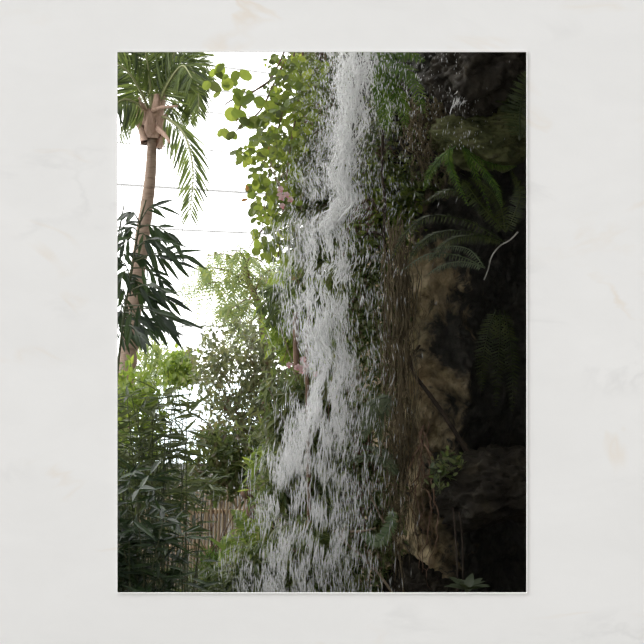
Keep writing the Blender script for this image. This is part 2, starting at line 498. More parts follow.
def build_cliff():
    mb = MB()
    xs = np.concatenate([np.linspace(.12, 1.95, 130), np.linspace(1.965, 6.8, 170)])
    zz = np.concatenate([np.linspace(-.1, 1.0, 20), np.linspace(1.02, 6.2, 330), np.linspace(6.26, 9.6, 50)])
    nx, nz = len(xs), len(zz)
    xk = [.1, .35, .6, .85, 1.2, 1.45, 1.8, 2.3, 3.0, 7.0]
    yk = [12.2, 11.4, 10.65, 10.35, 10.3, 10.75, 11.3, 10.8, 9.6, 8.6]
    V = []
    for z in zz:
        for x in xs:
            y = np.interp(x + .12 * noise.noise(Vector((z * 1.1, 3, 1))), xk, yk)
            n1 = fbm((x * .9, z * .8, 2.0), 6)
            n2 = noise.ridged_multi_fractal(Vector((x * 2.2, z * 1.8, 5.0)), .9, 2.1, 5, 1.0, 2.0)
            n3 = noise.fractal(Vector((x * 7.0, z * 5.0, 9.0)), .6, 2.1, 4)
            y += -.32 * n1 - .20 * (n2 - 1.0) - .07 * n3
            y -= max(0, z - 5.6) * .30 * min(1, max(0, (x - 1.2) / .8))      # leans out towards its top
            V.append((x, y, z))
    fs = [(j * nx + i, j * nx + i + 1, (j + 1) * nx + i + 1, (j + 1) * nx + i) for j in range(nz - 1) for i in range(nx - 1)]
    n0 = len(V)
    # solid behind: the same outline two metres deeper, joined along the rim
    rim = [i for i in range(nx)] + [j * nx + nx - 1 for j in range(1, nz)] + [(nz - 1) * nx + i for i in range(nx - 2, -1, -1)] + [j * nx for j in range(nz - 2, 0, -1)]
    for r in rim:
        V.append((V[r][0], 14.2, V[r][2]))
    m = len(rim)
    for k in range(m):
        k2 = (k + 1) % m
        fs.append((rim[k], rim[k2], n0 + k2, n0 + k)[::-1])
    mb.add(V, fs)
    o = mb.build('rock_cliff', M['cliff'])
    tag(o, 'tall brown and black rock cliff beside the waterfall', 'cliff', kind='structure')


build_cliff()


def rock(name, label, px, py, Y, size, mat, seed, amp=.28, cat='rock', sub=6):
    bm = bmesh.new()
    bmesh.ops.create_icosphere(bm, subdivisions=sub, radius=1)
    c = P(px, py, Y)
    V = []
    for v in bm.verts:
        p = v.co.copy()
        n = fbm((p.x * 1.1 + seed, p.y * 1.1, p.z * 1.1), 6)
        r = noise.ridged_multi_fractal(Vector((p.x * 2.2 + seed, p.y * 2.2, p.z * 3.6)), .8, 2.1, 6, 1, 2)
        f = noise.fractal(Vector((p.x * 7 + seed, p.y * 7, p.z * 10)), .6, 2.1, 4)
        p *= 1 + amp * n + .13 * (r - 1) + .05 * f
        V.append((c[0] + p.x * size[0], c[1] + p.y * size[1], c[2] + p.z * size[2]))
    mb = MB(); mb.add(V, [tuple(v.index for v in f.verts) for f in bm.faces]); bm.free()
    o = mb.build(name, mat, origin=c)
    return tag(o, label, cat)


rock('boulder', 'dark jagged rock ledge jutting from the cliff above two thin stems', 502, 486, 9.7, (.52, .5, .30), M['boulder'], 3.1, .3)
rock('boulder', 'dark wet overhanging rock at the top, streaked by a white trickle', 478, 72, 9.3, (.36, .55, .34), M['boulder'], 8.7, .3)
rock('boulder', 'olive moss-covered rock hump under the wet overhanging rock', 486, 136, 9.6, (.40, .45, .24), M['mossrock'], 14.2, .25)
rock('boulder', 'low brown rock shoulder at the foot of the clay seam', 420, 600, 9.9, (.30, .4, .30), M['boulder'], 21.0, .3)


# ------------------------------------------------------------------ plants: shared builders
def frond_mesh(mb, path, plen, pwid, n, normal, droop=.25, sweep=.35, tmpl=PINNA, start=.06, profile=None, jit=.08, rach=None, rr=.006):
    """one pinnate leaf along a 3-D path; leaflets stand out on both sides of the stalk"""
    pts = smooth_path(path, max(n, 12))
    t = np.gradient(pts, axis=0); t /= np.linalg.norm(t, axis=1)[:, None]
    nn = np.asarray(normal, float)
    D, U, L, W, T = [], [], [], [], []
    m = len(pts)
    for i in range(m):
        u = i / (m - 1)
        if u < start: continue
        pr = profile(u) if profile else (math.sin(math.pi * min(1, (u * .80 + .18))) ** .7)
        side = np.cross(t[i], nn); side /= np.linalg.norm(side) + 1e-9
        up = np.cross(side, t[i])
        for s in (-1, 1):
            d = s * side + sweep * t[i] + np.array([0, 0, -droop]) + rng.normal(0, jit, 3)
            D.append(d); U.append(up + rng.normal(0, jit, 3)); L.append(plen * pr * rnd.uniform(.88, 1.1)); W.append(pwid * (0.6 + .4 * pr))
            T.append(pts[i])
    D, U, L, W, T = map(np.array, (D, U, L, W, T))
    mb.inst(tmpl, frames(D, U, L, W), T)
    (rach or mb).tube(pts, [rr * (1 - .7 * i / (m - 1)) for i in range(m)], 4)


def inside(poly, x, y):
    r = False
    j = len(poly) - 1
    for i in range(len(poly)):
        xi, yi = poly[i]; xj, yj = poly[j]
        if (yi > y) != (yj > y) and x < (xj - xi) * (y - yi) / (yj - yi) + xi: r = not r
        j = i
    return r


def sample_poly(poly, n, clump=0, cs=14.0, seed=0):
    xs = [p[0] for p in poly]; ys = [p[1] for p in poly]
    out = []
    tries = 0
    while len(out) < n and tries < n * 60:
        tries += 1
        x = rnd.uniform(min(xs), max(xs)); y = rnd.uniform(min(ys), max(ys))
        if not inside(poly, x, y): continue
        if clump and noise.noise(Vector((x / cs, y / cs, seed))) < rnd.uniform(-.6, .4) * clump - .0 * clump: continue
        out.append((x, y))
    return out


def cluster_leaves(mb, tmpl, centres, per, length, width, main=(0, 0, -.3), spread=1.0, rad=.06, jl=.3, updir=(0, -.3, 1)):
    """tufts of leaves: `per` leaves about each centre"""
    C = np.repeat(np.asarray(centres), per, axis=0)
    N = len(C)
    D = rng.normal(0, 1, (N, 3)) * spread + np.array(main)
    U = rng.normal(0, .5, (N, 3)) + np.array(updir)
    L = length * rng.uniform(1 - jl, 1 + jl, N); W = width * rng.uniform(1 - jl, 1 + jl, N)
    mb.inst(tmpl, frames(D, U, L, W), C + rng.normal(0, rad, (N, 3)))


def wander(a, b, n=10, amp=.05):
    a = np.asarray(a, float); b = np.asarray(b, float)
    u = np.linspace(0, 1, n)[:, None]
    p = a + (b - a) * u
    off = np.cumsum(rng.normal(0, amp / math.sqrt(n), (n, 3)), axis=0)
    off -= u * off[-1]
    return p + off


def bush(name, label, cat, poly, Y, dY, n, per, tmpl, L, W, mat, base, stems=8, stem_mat='stem', stem_r=.01, main=(0, 0, -.3), spread=1.0,
         rad=.06, clump=.0, cs=14, group=None, trunk=None, trunk_r=.03, part='foliage', bury=True, ground=True, seed=None):
    """a leafy plant filling an outline with real depth; base = (px, py) of where its stems leave, at depth Y"""
    b = P(base[0], base[1], Y)
    root = thing(name, label, cat, (b[0], b[1], 0 if ground else b[2]), group)
    cp = sample_poly(poly, n, clump, cs, seed if seed is not None else rnd.uniform(0, 99))
    C = np.array([P(x, y, Y + rnd.triangular(-dY, dY, 0)) for x, y in cp])
    fm = MB(); cluster_leaves(fm, tmpl, C, per, L, W, main, spread, rad)
    fm.build(part, mat, root, False)
    sm = MB()
    top = b
    if trunk:
        tp = smooth_path([P(x, y, Y) for x, y in trunk], 14)
        if ground: tp = np.vstack([[tp[0][0], tp[0][1], -.05], tp])
        tm = MB(); tm.tube(tp, np.linspace(trunk_r, trunk_r * .5, len(tp)), 7, .06); tm.build('trunk', M[stem_mat], root)
        anchors = tp[len(tp) // 3:]
    else:
        anchors = np.array([b])
        if ground: sm.tube(wander((b[0], b[1], -.05), b, 6, .03), stem_r * 1.6, 5)
    for k in range(min(stems, len(C))):
        c = C[rnd.randrange(len(C))]
        a = anchors[rnd.randrange(len(anchors))]
        p = wander(a, c, 9, .12)
        sm.tube(p, np.linspace(stem_r, stem_r * .35, 9), 5)
    if sm.n: sm.build('stem', M[stem_mat], root)
    return root


# ------------------------------------------------------------------ palm tree
def palm_tree():
    Y = 17.0
    tp = [P(x, y, Y) for x, y in ((112, 480), (120, 420), (128, 360), (134, 300), (144, 225), (150, 180), (152, 146), (153, 118))]
    base = np.array([P(104, 560, Y)[0], Y, 0.0])
    root = thing('palm_tree', 'tall palm with brown ringed trunk and green fronds before the glass wall', 'tree', base)
    pts = smooth_path([base - [0, 0, .05]] + tp, 90)
    rad = np.interp(np.linspace(0, 1, 90), [0, .25, .5, .7, .85, 1], [.17, .14, .115, .085, .068, .065])
    rad = rad * (1 + .05 * (np.arange(90) % 3 == 0))
    m = MB(); m.tube(pts, rad, 12, .02); m.build('trunk', M['trunk'], root)
    # fibrous husk: overlapping old leaf bases about the top of the stem
    top = P(152, 146, Y)
    for k in range(13):
        a = 2 * math.pi * k / 13 * 2.4
        lv = k / 12
        z0 = top[2] - .04 + lv * .42
        r0 = .125 + .03 * math.sin(k)
        o = np.array([math.cos(a), math.sin(a), 0])
        q = np.array([-math.sin(a), math.cos(a), 0])
        h = MB()
        n = 7
        V, fs = [], []
        for i in range(n):
            u = i / (n - 1)
            w = .17 * (1 - u * .75) + .015
            rr = r0 + .02 + .05 * math.sin(u * 2.6) + (.20 * max(0, u - .55) if k % 3 == 0 else .05 * u)
            z = z0 + u * (.40 if k % 3 else .30)
            for s in (-1, -.4, .4, 1):
                V.append(np.array([top[0], top[1], 0]) + o * (rr - .05 * s * s) + q * s * w * .62 + np.array([0, 0, z]))
            for s in (1, .4, -.4, -1):
                V.append(np.array([top[0], top[1], 0]) + o * (rr - .05 * s * s - .022) + q * s * w * .62 + np.array([0, 0, z]))
        for i in range(n - 1):
            for s in range(8):
                s2 = (s + 1) % 8
                fs.append((i * 8 + s, i * 8 + s2, (i + 1) * 8 + s2, (i + 1) * 8 + s))
        h.add(V, fs + [(0, 1, 2, 3), (0, 3, 4, 7), (4, 5, 6, 7), ((n - 1) * 8 + 3, (n - 1) * 8 + 2, (n - 1) * 8 + 1, (n - 1) * 8)])
        h.build('leaf_base', M['husk'], root)
    for a, b, cc, r in (((150, 112), (160, 108), (178, 106), .035), ((156, 128), (164, 134), (170, 143), .05), ((148, 112), (142, 106), (139, 97), .03)):
        h = MB(); q = smooth_path([P(*a, Y - .12), P(*b, Y - .3), P(*cc, Y - .4)], 10); h.tube(q, np.linspace(r, r * .45, 10), 7, .2, .4); h.build('leaf_base', M['husk'], root)
    c = P(153, 112, Y)
    spec = [  # px path from crown, depth offsets, leaflet length, normal
        ([(152, 112), (150, 85), (146, 55), (140, 25)], -.3, .62),
        ([(154, 110), (158, 80), (165, 50), (172, 20)], .2, .62),
        ([(150, 112), (140, 90), (126, 70), (106, 58)], -.7, .60),
        ([(151, 112), (137, 86), (121, 60), (104, 42)], .4, .58),
        ([(155, 112), (168, 84), (182, 66), (192, 78)], -.7, .60),
        ([(156, 112), (174, 78), (188, 60), (206, 62)], .5, .6),
        ([(155, 112), (166, 90), (184, 80), (196, 100)], .9, .62),
        ([(150, 116), (138, 104), (122, 100), (104, 116)], -.8, .50),
        ([(150, 118), (141, 112), (130, 117), (120, 135)], .9, .42),
        ([(156, 116), (170, 120), (186, 138), (193, 172), (190, 212)], -.9, .52),
        ([(154, 110), (150, 70), (158, 36), (166, 10)], .9, .6),
        ([(152, 110), (143, 72), (131, 44), (118, 26)], -.2, .6),
        ([(155, 110), (168, 68), (180, 44), (194, 28)], -.3, .6),
        ([(156, 114), (164, 108), (174, 110), (184, 124)], .8, .40),
        ([(155, 110), (170, 78), (188, 66), (197, 84), (199, 112)], -.5, .46),
        ([(155, 110), (174, 86), (186, 80), (191, 98), (190, 120)], .5, .44),
    ]
    for path, dy, ll in spec:
        m = len(path) - 1
        p3 = [P(x, y, Y + dy * (i / m)) for i, (x, y) in enumerate(path)]
        fm, rm = MB(), MB()
        frond_mesh(fm, p3, ll, .036, 38, (.1, -.85, .5), droop=.85 if path[-1][1] > 90 else .3, sweep=.75, tmpl=LANCE_FLAT, start=.16,
                   profile=lambda u: min(1, .55 + u * 1.6) * (1.0 - .55 * max(0, u - .55) / .45), jit=.12, rach=rm, rr=.026)
        fr = fm.build('frond', M['palm'], root, False)
        rm.build('stalk', M['rachis'], fr).matrix_parent_inverse.identity()
        st = [ch for ch in fr.children][0]
        st.data.transform(__import__('mathutils').Matrix.Translation(-root.location))
    return root


palm_tree()


# ------------------------------------------------------------------ bamboo hanging in at the left
def bamboo(label, culm, Y, twigs, group, seed):
    b = P(*culm[0], Y)
    root = thing('bamboo', label, 'bamboo', (b[0], Y, 0), group)
    pts = smooth_path([np.array([b[0], Y, -.05])] + [P(x, y, Y) for x, y in culm], 40)
    m = MB(); m.tube(pts, [.009 * (1 - .6 * i / 39) * (1.25 if i % 5 == 0 else 1) for i in range(40)], 7); m.build('culm', M['stem'], root)
    fm, tm = MB(), MB()
    for (ax, ay, bx, by, n, ln, side) in twigs:
        n = max(4, int(n * .9))
        dy = rnd.uniform(-.35, .35)
        p = smooth_path([P(ax, ay, Y), P((ax + bx) / 2, (ay + by) / 2 - 5, Y + dy * .6), P(bx, by, Y + dy)], 12)
        tm.tube(p, np.linspace(.0045, .0018, 12), 4)
        t = p[-1] - p[-4]; t /= np.linalg.norm(t)
        D, U, T = [], [], []
        for k in range(n):
            u = .35 + .65 * (k + .6) / n
            q = p[min(11, int(u * 11.99))]
            ang = (1 if k % 2 else -1) * (1.0 - .75 * u) * rnd.uniform(.4, 1.7)
            d = np.array([t[0] * math.cos(ang) - t[2] * math.sin(ang), t[1] + rnd.uniform(-.45, .45), t[0] * math.sin(ang) + t[2] * math.cos(ang)])
            d += np.array([.15 * side, 0, -.28])
            D.append(d); U.append([rnd.uniform(-.3, .3), -.7, .6]); T.append(q)
        D, U, T = map(np.array, (D, U, T))
        L = ln / F * Y * rng.uniform(.65, 1.15, n); W = .026 * rng.uniform(.8, 1.2, n)
        fm.inst(LANCE, frames(D, U, L, W), T)
    tm.build('twig', M['stem'], root); fm.build('foliage', M['bamboo'], root, False)


bamboo('dark-leaved bamboo hanging sprays across the palm trunk', [(112, 560), (113, 430), (122, 330), (133, 262), (140, 222), (146, 200)], 6.0, [
    (140, 222, 156, 206, 6, 26, 1), (140, 224, 128, 212, 6, 24, -1), (138, 232, 124, 232, 7, 24, -1), (139, 228, 160, 232, 6, 28, 1),
    (136, 246, 165, 250, 7, 30, 1), (135, 250, 158, 240, 5, 30, 1), (134, 258, 176, 262, 7, 32, 1), (133, 262, 182, 254, 6, 32, 1), (130, 276, 120, 262, 7, 26, -1),
    (132, 268, 160, 280, 7, 32, 1), (128, 290, 152, 300, 8, 30, 1), (127, 296, 170, 300, 7, 34, 1), (125, 306, 162, 316, 8, 34, 1),
    (125, 310, 172, 318, 7, 34, 1), (124, 318, 150, 322, 7, 30, 1), (124, 320, 120, 312, 6, 26, -1), (126, 300, 122, 290, 7, 26, -1), (130, 280, 140, 290, 6, 28, 1),
    (122, 330, 168, 330, 6, 34, 1), (123, 326, 140, 336, 6, 30, 1), (138, 234, 150, 244, 6, 26, 1), (136, 240, 122, 246, 6, 26, -1), (133, 256, 146, 266, 7, 28, 1),
    (131, 270, 120, 282, 6, 28, -1), (129, 284, 146, 292, 7, 30, 1), (128, 292, 160, 288, 7, 30, 1), (126, 302, 120, 316, 6, 28, -1), (125, 312, 142, 326, 7, 30, 1), (140, 226, 172, 236, 6, 26, 1)], 'bamboo culms at the left', 5)
bamboo('yellowish-green bamboo half hidden behind the palm trunk and dark bamboo sprays', [(106, 560), (107, 400), (113, 300), (118, 240), (124, 205)], 6.4, [
    (118, 240, 130, 222, 6, 24, 1), (117, 250, 108, 236, 6, 24, -1), (116, 262, 134, 256, 6, 24, 1), (114, 280, 128, 276, 6, 24, 1),
    (113, 300, 130, 306, 7, 26, 1), (112, 310, 126, 326, 7, 26, 1), (111, 325, 124, 340, 7, 26, 1), (120, 230, 132, 236, 5, 26, 1)], 'bamboo culms at the left', 6)


# ------------------------------------------------------------------ long-leaved shrubs at lower left
def whorl_shrub(label, tips, Y, dY, base, ln, wd, mat, group, per=9, droop=-.55):
    b = P(base[0], base[1], Y)
    root = thing('long_leaved_shrub', label, 'shrub', (b[0], Y, 0), group)
    fm, sm = MB(), MB()
    D, U, T, L = [], [], [], []
    for (x, y) in tips:
        tip = P(x, y, Y + rnd.triangular(-dY, dY, 0))
        st = np.array([b[0] + rnd.uniform(-.25, .25), Y + rnd.uniform(-.2, .2), -.05])
        mid = st * .45 + tip * .55 + np.array([rnd.uniform(-.1, .1), 0, .15])
        p = smooth_path([st, mid, tip], 16)
        sm.tube(p, np.linspace(.008, .003, 16), 5)
        ax = p[-1] - p[-3]; ax /= np.linalg.norm(ax)
        for k in range(per + 5):
            a = rnd.uniform(0, 6.28)
            u = k / (per + 4)
            q = p[15 - int(5 * (1 - u) * rnd.random())]
            d = np.array([math.cos(a), math.sin(a), 0]) + ax * (.25 + .6 * u) + np.array([0, 0, droop * rnd.uniform(.2, 1.5)])
            D.append(d + rng.normal(0, .25, 3)); U.append(np.array([0, -.25, 1]) + rng.normal(0, .5, 3)); T.append(q + rng.normal(0, .02, 3)); L.append(ln / F * Y * rnd.uniform(.65, 1.2))
    D, U, T, L = map(np.array, (D, U, T, L))
    fm.inst(LANCE, frames(D, U, L, np.full(len(L), wd) * rng.uniform(.8, 1.2, len(L))), T)
    sm.build('stem', M['stem'], root); fm.build('foliage', mat, root, False)


G = 'long-leaved shrubs at the lower left'
whorl_shrub('tall shrub with long narrow dark leaves topping the lower left thicket',
            sample_poly([(122, 400), (140, 388), (165, 385), (185, 392), (196, 410), (188, 440), (192, 470), (70, 470), (70, 400)], 46), 8.0, .45, (150, 640), 32, .026, M['oleander'], G)
whorl_shrub('dark long-leaved shrub low in the bottom left corner',
            sample_poly([(108, 470), (150, 470), (185, 500), (190, 560), (200, 610), (60, 620), (60, 470)], 95), 6.9, .4, (140, 720), 30, .026, M['bamboo'], G)
whorl_shrub('grey-green long-leaved shrub in front of the picket fence',
            sample_poly([(110, 430), (165, 440), (196, 462), (212, 490), (200, 525), (150, 540), (80, 530), (80, 430)], 48), 9.1, .45, (165, 640), 30, .026, M['oleander'], G)

# yellowish and far bushes by the glass
bush('shrub', 'yellow-green bushy shrub round the foot of the palm trunk', 'shrub', [(110, 372), (130, 366), (146, 372), (160, 420), (150, 500), (108, 520)], 12, .5, 300, 5, SMALL, .11, .05,
     M['bright'], (125, 600), 8, clump=.5)
bush('shrub', 'small fresh green bush against the glass between palm trunk and airy tree', 'shrub', [(165, 362), (178, 350), (190, 356), (196, 372), (186, 384), (168, 382)], 19, .5, 120, 5, SMALL, .13, .07,
     M['bright'], (178, 470), 6, seed=3)
bush('shrub', 'thin pale-leaved bush beside the palm trunk at the glass', 'shrub', [(136, 350), (150, 335), (166, 348), (172, 376), (160, 392), (140, 385)], 20, .5, 110, 4, LANCE, .26, .03,
     M['feather'], (152, 480), 6)

# ------------------------------------------------------------------ feathery tree and grey-leaved tree
def feather_tree():
    Y = 15.0
    b = P(268, 560, Y)
    root = thing('feathery_tree', 'airy light green feathery tree with thin crooked reddish trunk', 'tree', (b[0], Y, 0))
    tp = smooth_path([np.array([b[0], Y, -.05])] + [P(x, y, Y) for x, y in ((266, 430), (266, 360), (263, 335), (261, 312), (254, 294), (250, 284), (244, 270))], 40)
    m = MB(); m.tube(tp, np.linspace(.07, .03, 40), 7, .08); m.build('trunk', M['brownstem'], root)
    fm, sm = MB(), MB()
    br = [[(254, 294), (240, 284), (222, 282), (205, 284)], [(250, 284), (240, 262), (225, 254), (206, 256)], [(250, 284), (246, 262), (240, 252), (232, 250)],
          [(250, 286), (230, 272), (212, 268), (198, 272)], [(254, 294), (262, 276), (272, 270), (286, 272)], [(261, 312), (248, 300), (238, 305), (225, 312)],
          [(244, 270), (250, 258), (262, 262), (270, 276)], [(261, 312), (250, 322), (238, 326), (226, 334)], [(250, 284), (252, 292), (248, 304), (246, 312)], [(240, 284), (238, 276), (246, 272), (256, 280)]]
    for path in br:
        dy = rnd.uniform(-.8, .8)
        p = smooth_path([P(x, y, Y + dy * i / 3) for i, (x, y) in enumerate(path)], 16)
        sm.tube(p, np.linspace(.016, .005, 16), 4)
        for q in range(13):
            a = p[rnd.randrange(4, 16)] + rng.normal(0, .05, 3)
            d = np.array([rnd.uniform(-.35, .35), rnd.uniform(-.35, .35), -rnd.uniform(.15, .6)])
            frond_mesh(fm, [a, a + d * .5 + [d[0] * .3, 0, .05], a + d], .085, .02, 11, (.2, -.8, .5), .5, .6, PINNA, .0, rr=.004)
    sm.build('branch', M['brownstem'], root); fm.build('foliage', M['feather'], root, False)


feather_tree()
bush('small_leaved_tree', 'grey-green small-leaved tree with bare reddish branches before the glass', 'tree',
     [(192, 350), (210, 332), (240, 318), (275, 335), (292, 360), (296, 420), (285, 455), (262, 470), (230, 470), (205, 455), (212, 420), (196, 390)], 13.6, .7, 900, 5, SMALL, .085, .040,
     M['greyleaf'], (262, 560), 30, 'brownstem', .009, clump=1.1, cs=15, trunk=[(262, 520), (264, 470), (258, 440), (236, 420), (220, 402)], trunk_r=.05)
bush('small_leaved_tree', 'leafy dark green small-leaved tree rising above the picket fence', 'tree',
     [(196, 430), (225, 425), (250, 436), (276, 430), (280, 455), (266, 478), (250, 470), (236, 492), (215, 500), (196, 492), (186, 460)], 12.5, .35, 360, 5, SMALL, .10, .042,
     M['vine_dark'], (215, 560), 7, 'brownstem', .006, clump=.9, cs=12)


def frond_plant(name, label, cat, fronds, Y, mat, plen, pwid, n, base=None, normal=(.15, -.8, .55), droop=.3, sweep=.4, tmpl=PINNA, ground=False, rr=.006, group=None, jit=.08, dy=.25, part='frond'):
    """fern-like plant: one part per frond; px paths run from crown to tip"""
    c = P(*(base or fronds[0][0]), Y)
    root = thing(name, label, cat, (c[0], Y, 0 if ground else c[2]), group)
    for path in fronds:
        m = len(path) - 1
        e = rnd.uniform(-dy, dy)
        p3 = [P(x, y, Y + e * i / m) for i, (x, y) in enumerate(path)]
        fm = MB(); frond_mesh(fm, p3, plen / F * Y, pwid / F * Y, n, normal, droop, sweep, tmpl, .05, jit=jit, rr=rr)
        fm.build(part, mat, root, False)
    if ground:
        m = MB(); m.tube(wander((c[0], Y, -.05), c, 8, .03), .03, 6); m.build('stem', M['brownstem'], root)
    return root


frond_plant('small_palm', 'small palm with drooping feather fronds beside the crooked tree trunk', 'palm',
            [[(296, 312), (288, 294), (276, 287), (260, 292)], [(296, 312), (284, 298), (270, 298), (258, 312)], [(296, 312), (300, 294), (296, 282), (286, 278)], [(296, 312), (286, 304), (276, 310), (268, 326)], [(296, 312), (308, 296), (318, 294), (326, 304)]],
            10.75, M['palm'], 22, 2.6, 30, droop=.9, sweep=.7, tmpl=LANCE_FLAT, ground=True, rr=.012)


# ------------------------------------------------------------------ broad-leaved vine above and to the left of the fall
def big_vine():
    Y = 9.8
    b = P(300, 20, Y)
    root = thing('broad_leaved_vine', 'climbing vine with broad light green leaves spilling left of the waterfall', 'vine', (b[0], Y, b[2]))
    fm, sm = MB(), MB()
    D, U, T, L = [], [], [], []

    def leaf(x, y, s, d=None, dy=None):
        p = P(x, y, Y + (rnd.uniform(-.25, .25) if dy is None else dy))
        D.append(d if d is not None else [rnd.uniform(-1, 1), rnd.uniform(-.6, .4), rnd.uniform(-1, .2)])
        U.append([rnd.uniform(-.9, .9), -1, rnd.uniform(-.3, 1.3)])
        T.append(p); L.append(s / F * Y)
    # separate leaves of the free-hanging shoot
    for x, y, s in ((226, 68, 13), (219, 72, 10), (212, 86, 11), (224, 84, 11), (233, 82, 12), (240, 76, 13), (236, 92, 11), (222, 92, 8), (248, 92, 10), (236, 97, 11), (240, 104, 11),
                    (233, 112, 13), (240, 115, 9), (258, 100, 14), (243, 121, 14), (250, 124, 9), (226, 132, 12), (236, 134, 10), (264, 120, 12), (268, 104, 10), (229, 78, 8)):
        for k in range(2): leaf(x + rnd.uniform(-2, 2) - s * .2, y - s * .3 + rnd.uniform(-2, 2), s * (1.2 if k == 0 else .9), [rnd.uniform(-.8, .8), rnd.uniform(-.3, .1), -.5])
    poly = [(276, 52), (300, 52), (330, 60), (322, 110), (300, 150), (296, 190), (288, 235), (275, 262), (262, 255), (255, 238), (256, 210), (250, 190), (252, 170), (240, 162), (236, 150), (252, 138), (262, 122), (268, 96), (274, 80)]
    for x, y in sample_poly(poly, 1000, .8, 10, 4):
        leaf(x, y, rnd.uniform(4.5, 7) if rnd.random() < .55 else rnd.uniform(7, 11), dy=rnd.uniform(-.5, .5))
    for x, y in sample_poly([(268, 52), (300, 52), (300, 110), (278, 120), (266, 90)], 90, .4): leaf(x, y, rnd.uniform(4, 8), dy=rnd.uniform(-.3, .3))
    for x, y in ((265, 63), (259, 54), (268, 74), (267, 82), (267, 86), (250, 53)): leaf(x, y, 4)
    for x, y, s in ((248, 252, 7), (240, 256, 5), (262, 246, 10), (270, 250, 14), (284, 252, 14), (280, 262, 12)): leaf(x, y, s)
    D, U, T, L = map(np.array, (D, U, T, L))
    fm.inst(OVATE, frames(D, U, L, L * rng.uniform(.6, 1.0, len(L))), T)
    for path in ([(300, 10), (285, 50), (268, 82), (245, 92), (228, 80)], [(268, 82), (248, 96), (240, 108), (236, 126)], [(300, 10), (290, 80), (278, 130), (268, 180), (262, 230)], [(305, 10), (300, 90), (290, 150), (282, 220), (278, 258)],
                 [(262, 230), (255, 238), (248, 250)], [(285, 60), (262, 108), (246, 122), (230, 136)], [(240, 98), (232, 100), (223, 106)]):
        p = smooth_path([P(x, y, Y + rnd.uniform(-.1, .1)) for x, y in path], 24)
        sm.tube(p, np.linspace(.010, .004, 24), 5, .1)
    sm.build('stem', M['brownstem'], root); fm.build('foliage', M['vine'], root, False)
    for d, px_, py_, ln in (([.3, 0, -1], 246, 184, 8), ([1, -.2, .3], 241, 201, 7), ([.8, 0, .5], 266, 150, 6), ([-.4, 0, -1], 262, 116, 7)):
        wm = MB(); wm.inst(OVATE, frames(np.array([d], float), np.array([[0, -1, .5]]), np.array([ln / F * Y]), np.array([.03])), np.array([P(px_, py_, Y)]))
        wm.build('withered_leaf', M['orange'], root, False)['label'] = 'withered orange leaf'


big_vine()
bush('trailing_shrub', 'reddish-brown twiggy climber at the top just left of the waterfall', 'climber', [(296, 40), (345, 40), (345, 150), (335, 190), (300, 190), (296, 140), (308, 90)], 10.4, .4, 620, 5, SMALL, .06, .030,
     M['vine_dark'], (318, 20), 40, 'brownstem', .006, clump=.5, ground=False)
bush('trailing_shrub', 'green trailing climber half veiled by spray beside the pink flowers', 'climber', [(270, 130), (340, 150), (340, 270), (300, 275), (282, 240), (286, 190)], 10.6, .4, 900, 5, SMALL, .075, .04,
     M['vine_dark'], (310, 120), 20, 'brownstem', .007, clump=.6, ground=False)
bush('shrub', 'light yellow-green shrub left of the fall below the broad-leaved vine', 'shrub', [(278, 262), (305, 255), (330, 300), (325, 360), (300, 372), (284, 350), (272, 340), (276, 300)], 11.4, .5, 420, 5, SMALL, .11, .045,
     M['bright'], (305, 450), 14, 'brownstem', .008, clump=.6, main=(-.2, -.2, -.6))
bush('shrub', 'mid green shrub behind the left edge of the falling water', 'shrub', [(266, 380), (300, 372), (335, 390), (335, 480), (320, 540), (285, 520), (262, 500), (275, 450)], 10.35, .3, 560, 5, LANCE, .13, .03,
     M['creeper'], (300, 560), 14, 'brownstem', .008, clump=.6, main=(-.1, -.2, -.8))
bush('shrub', 'dark wet shrub at the foot of the fall', 'shrub', [(235, 545), (290, 520), (350, 540), (350, 640), (230, 640)], 9.8, .18, 420, 5, LANCE, .12, .03, M['creeper'], (290, 650), 14, clump=.5)
bush('shrub', 'lush bright green shrub right of the fence end', 'shrub', [(258, 452), (280, 448), (292, 470), (290, 500), (268, 505), (254, 495)], 11.6, .4, 160, 5, LANCE, .14, .03, M['bright'], (275, 560), 8, main=(-.3, -.2, -.4))
bush('shrub', 'low dark shrub in the deep shade below the bright grassy clump', 'shrub', [(170, 575), (240, 570), (262, 600), (262, 650), (160, 650)], 9.6, .3, 260, 5, LANCE, .13, .028, M['oleander'], (212, 680), 8)


# pale green feathery plants by the fence, grassy clump, strap leaves
def clump(name, label, cat, c, Y, n, ln, wd, mat, spread=.9, up=.7, tmpl=LANCE_FLAT):
    b = P(*c, Y)
    root = thing(name, label, cat, (b[0], Y, 0))
    sm = MB(); sm.tube(wander((b[0], Y, -.05), b, 6, .02), .02, 6); sm.build('stem', M['stem'], root)
    D = rng.normal(0, spread, (n, 3)); D[:, 2] = np.abs(D[:, 2]) * .6 + up
    L = ln / F * Y * rng.uniform(.6, 1.2, n)
    fm = MB(); fm.inst(tmpl, frames(D, np.tile([0, -.4, 1.0], (n, 1)) + rng.normal(0, .2, (n, 3)), L, np.full(n, wd) * rng.uniform(.7, 1.2, n)), b + rng.normal(0, .07, (n, 3)))
    fm.build('foliage', mat, root, False)


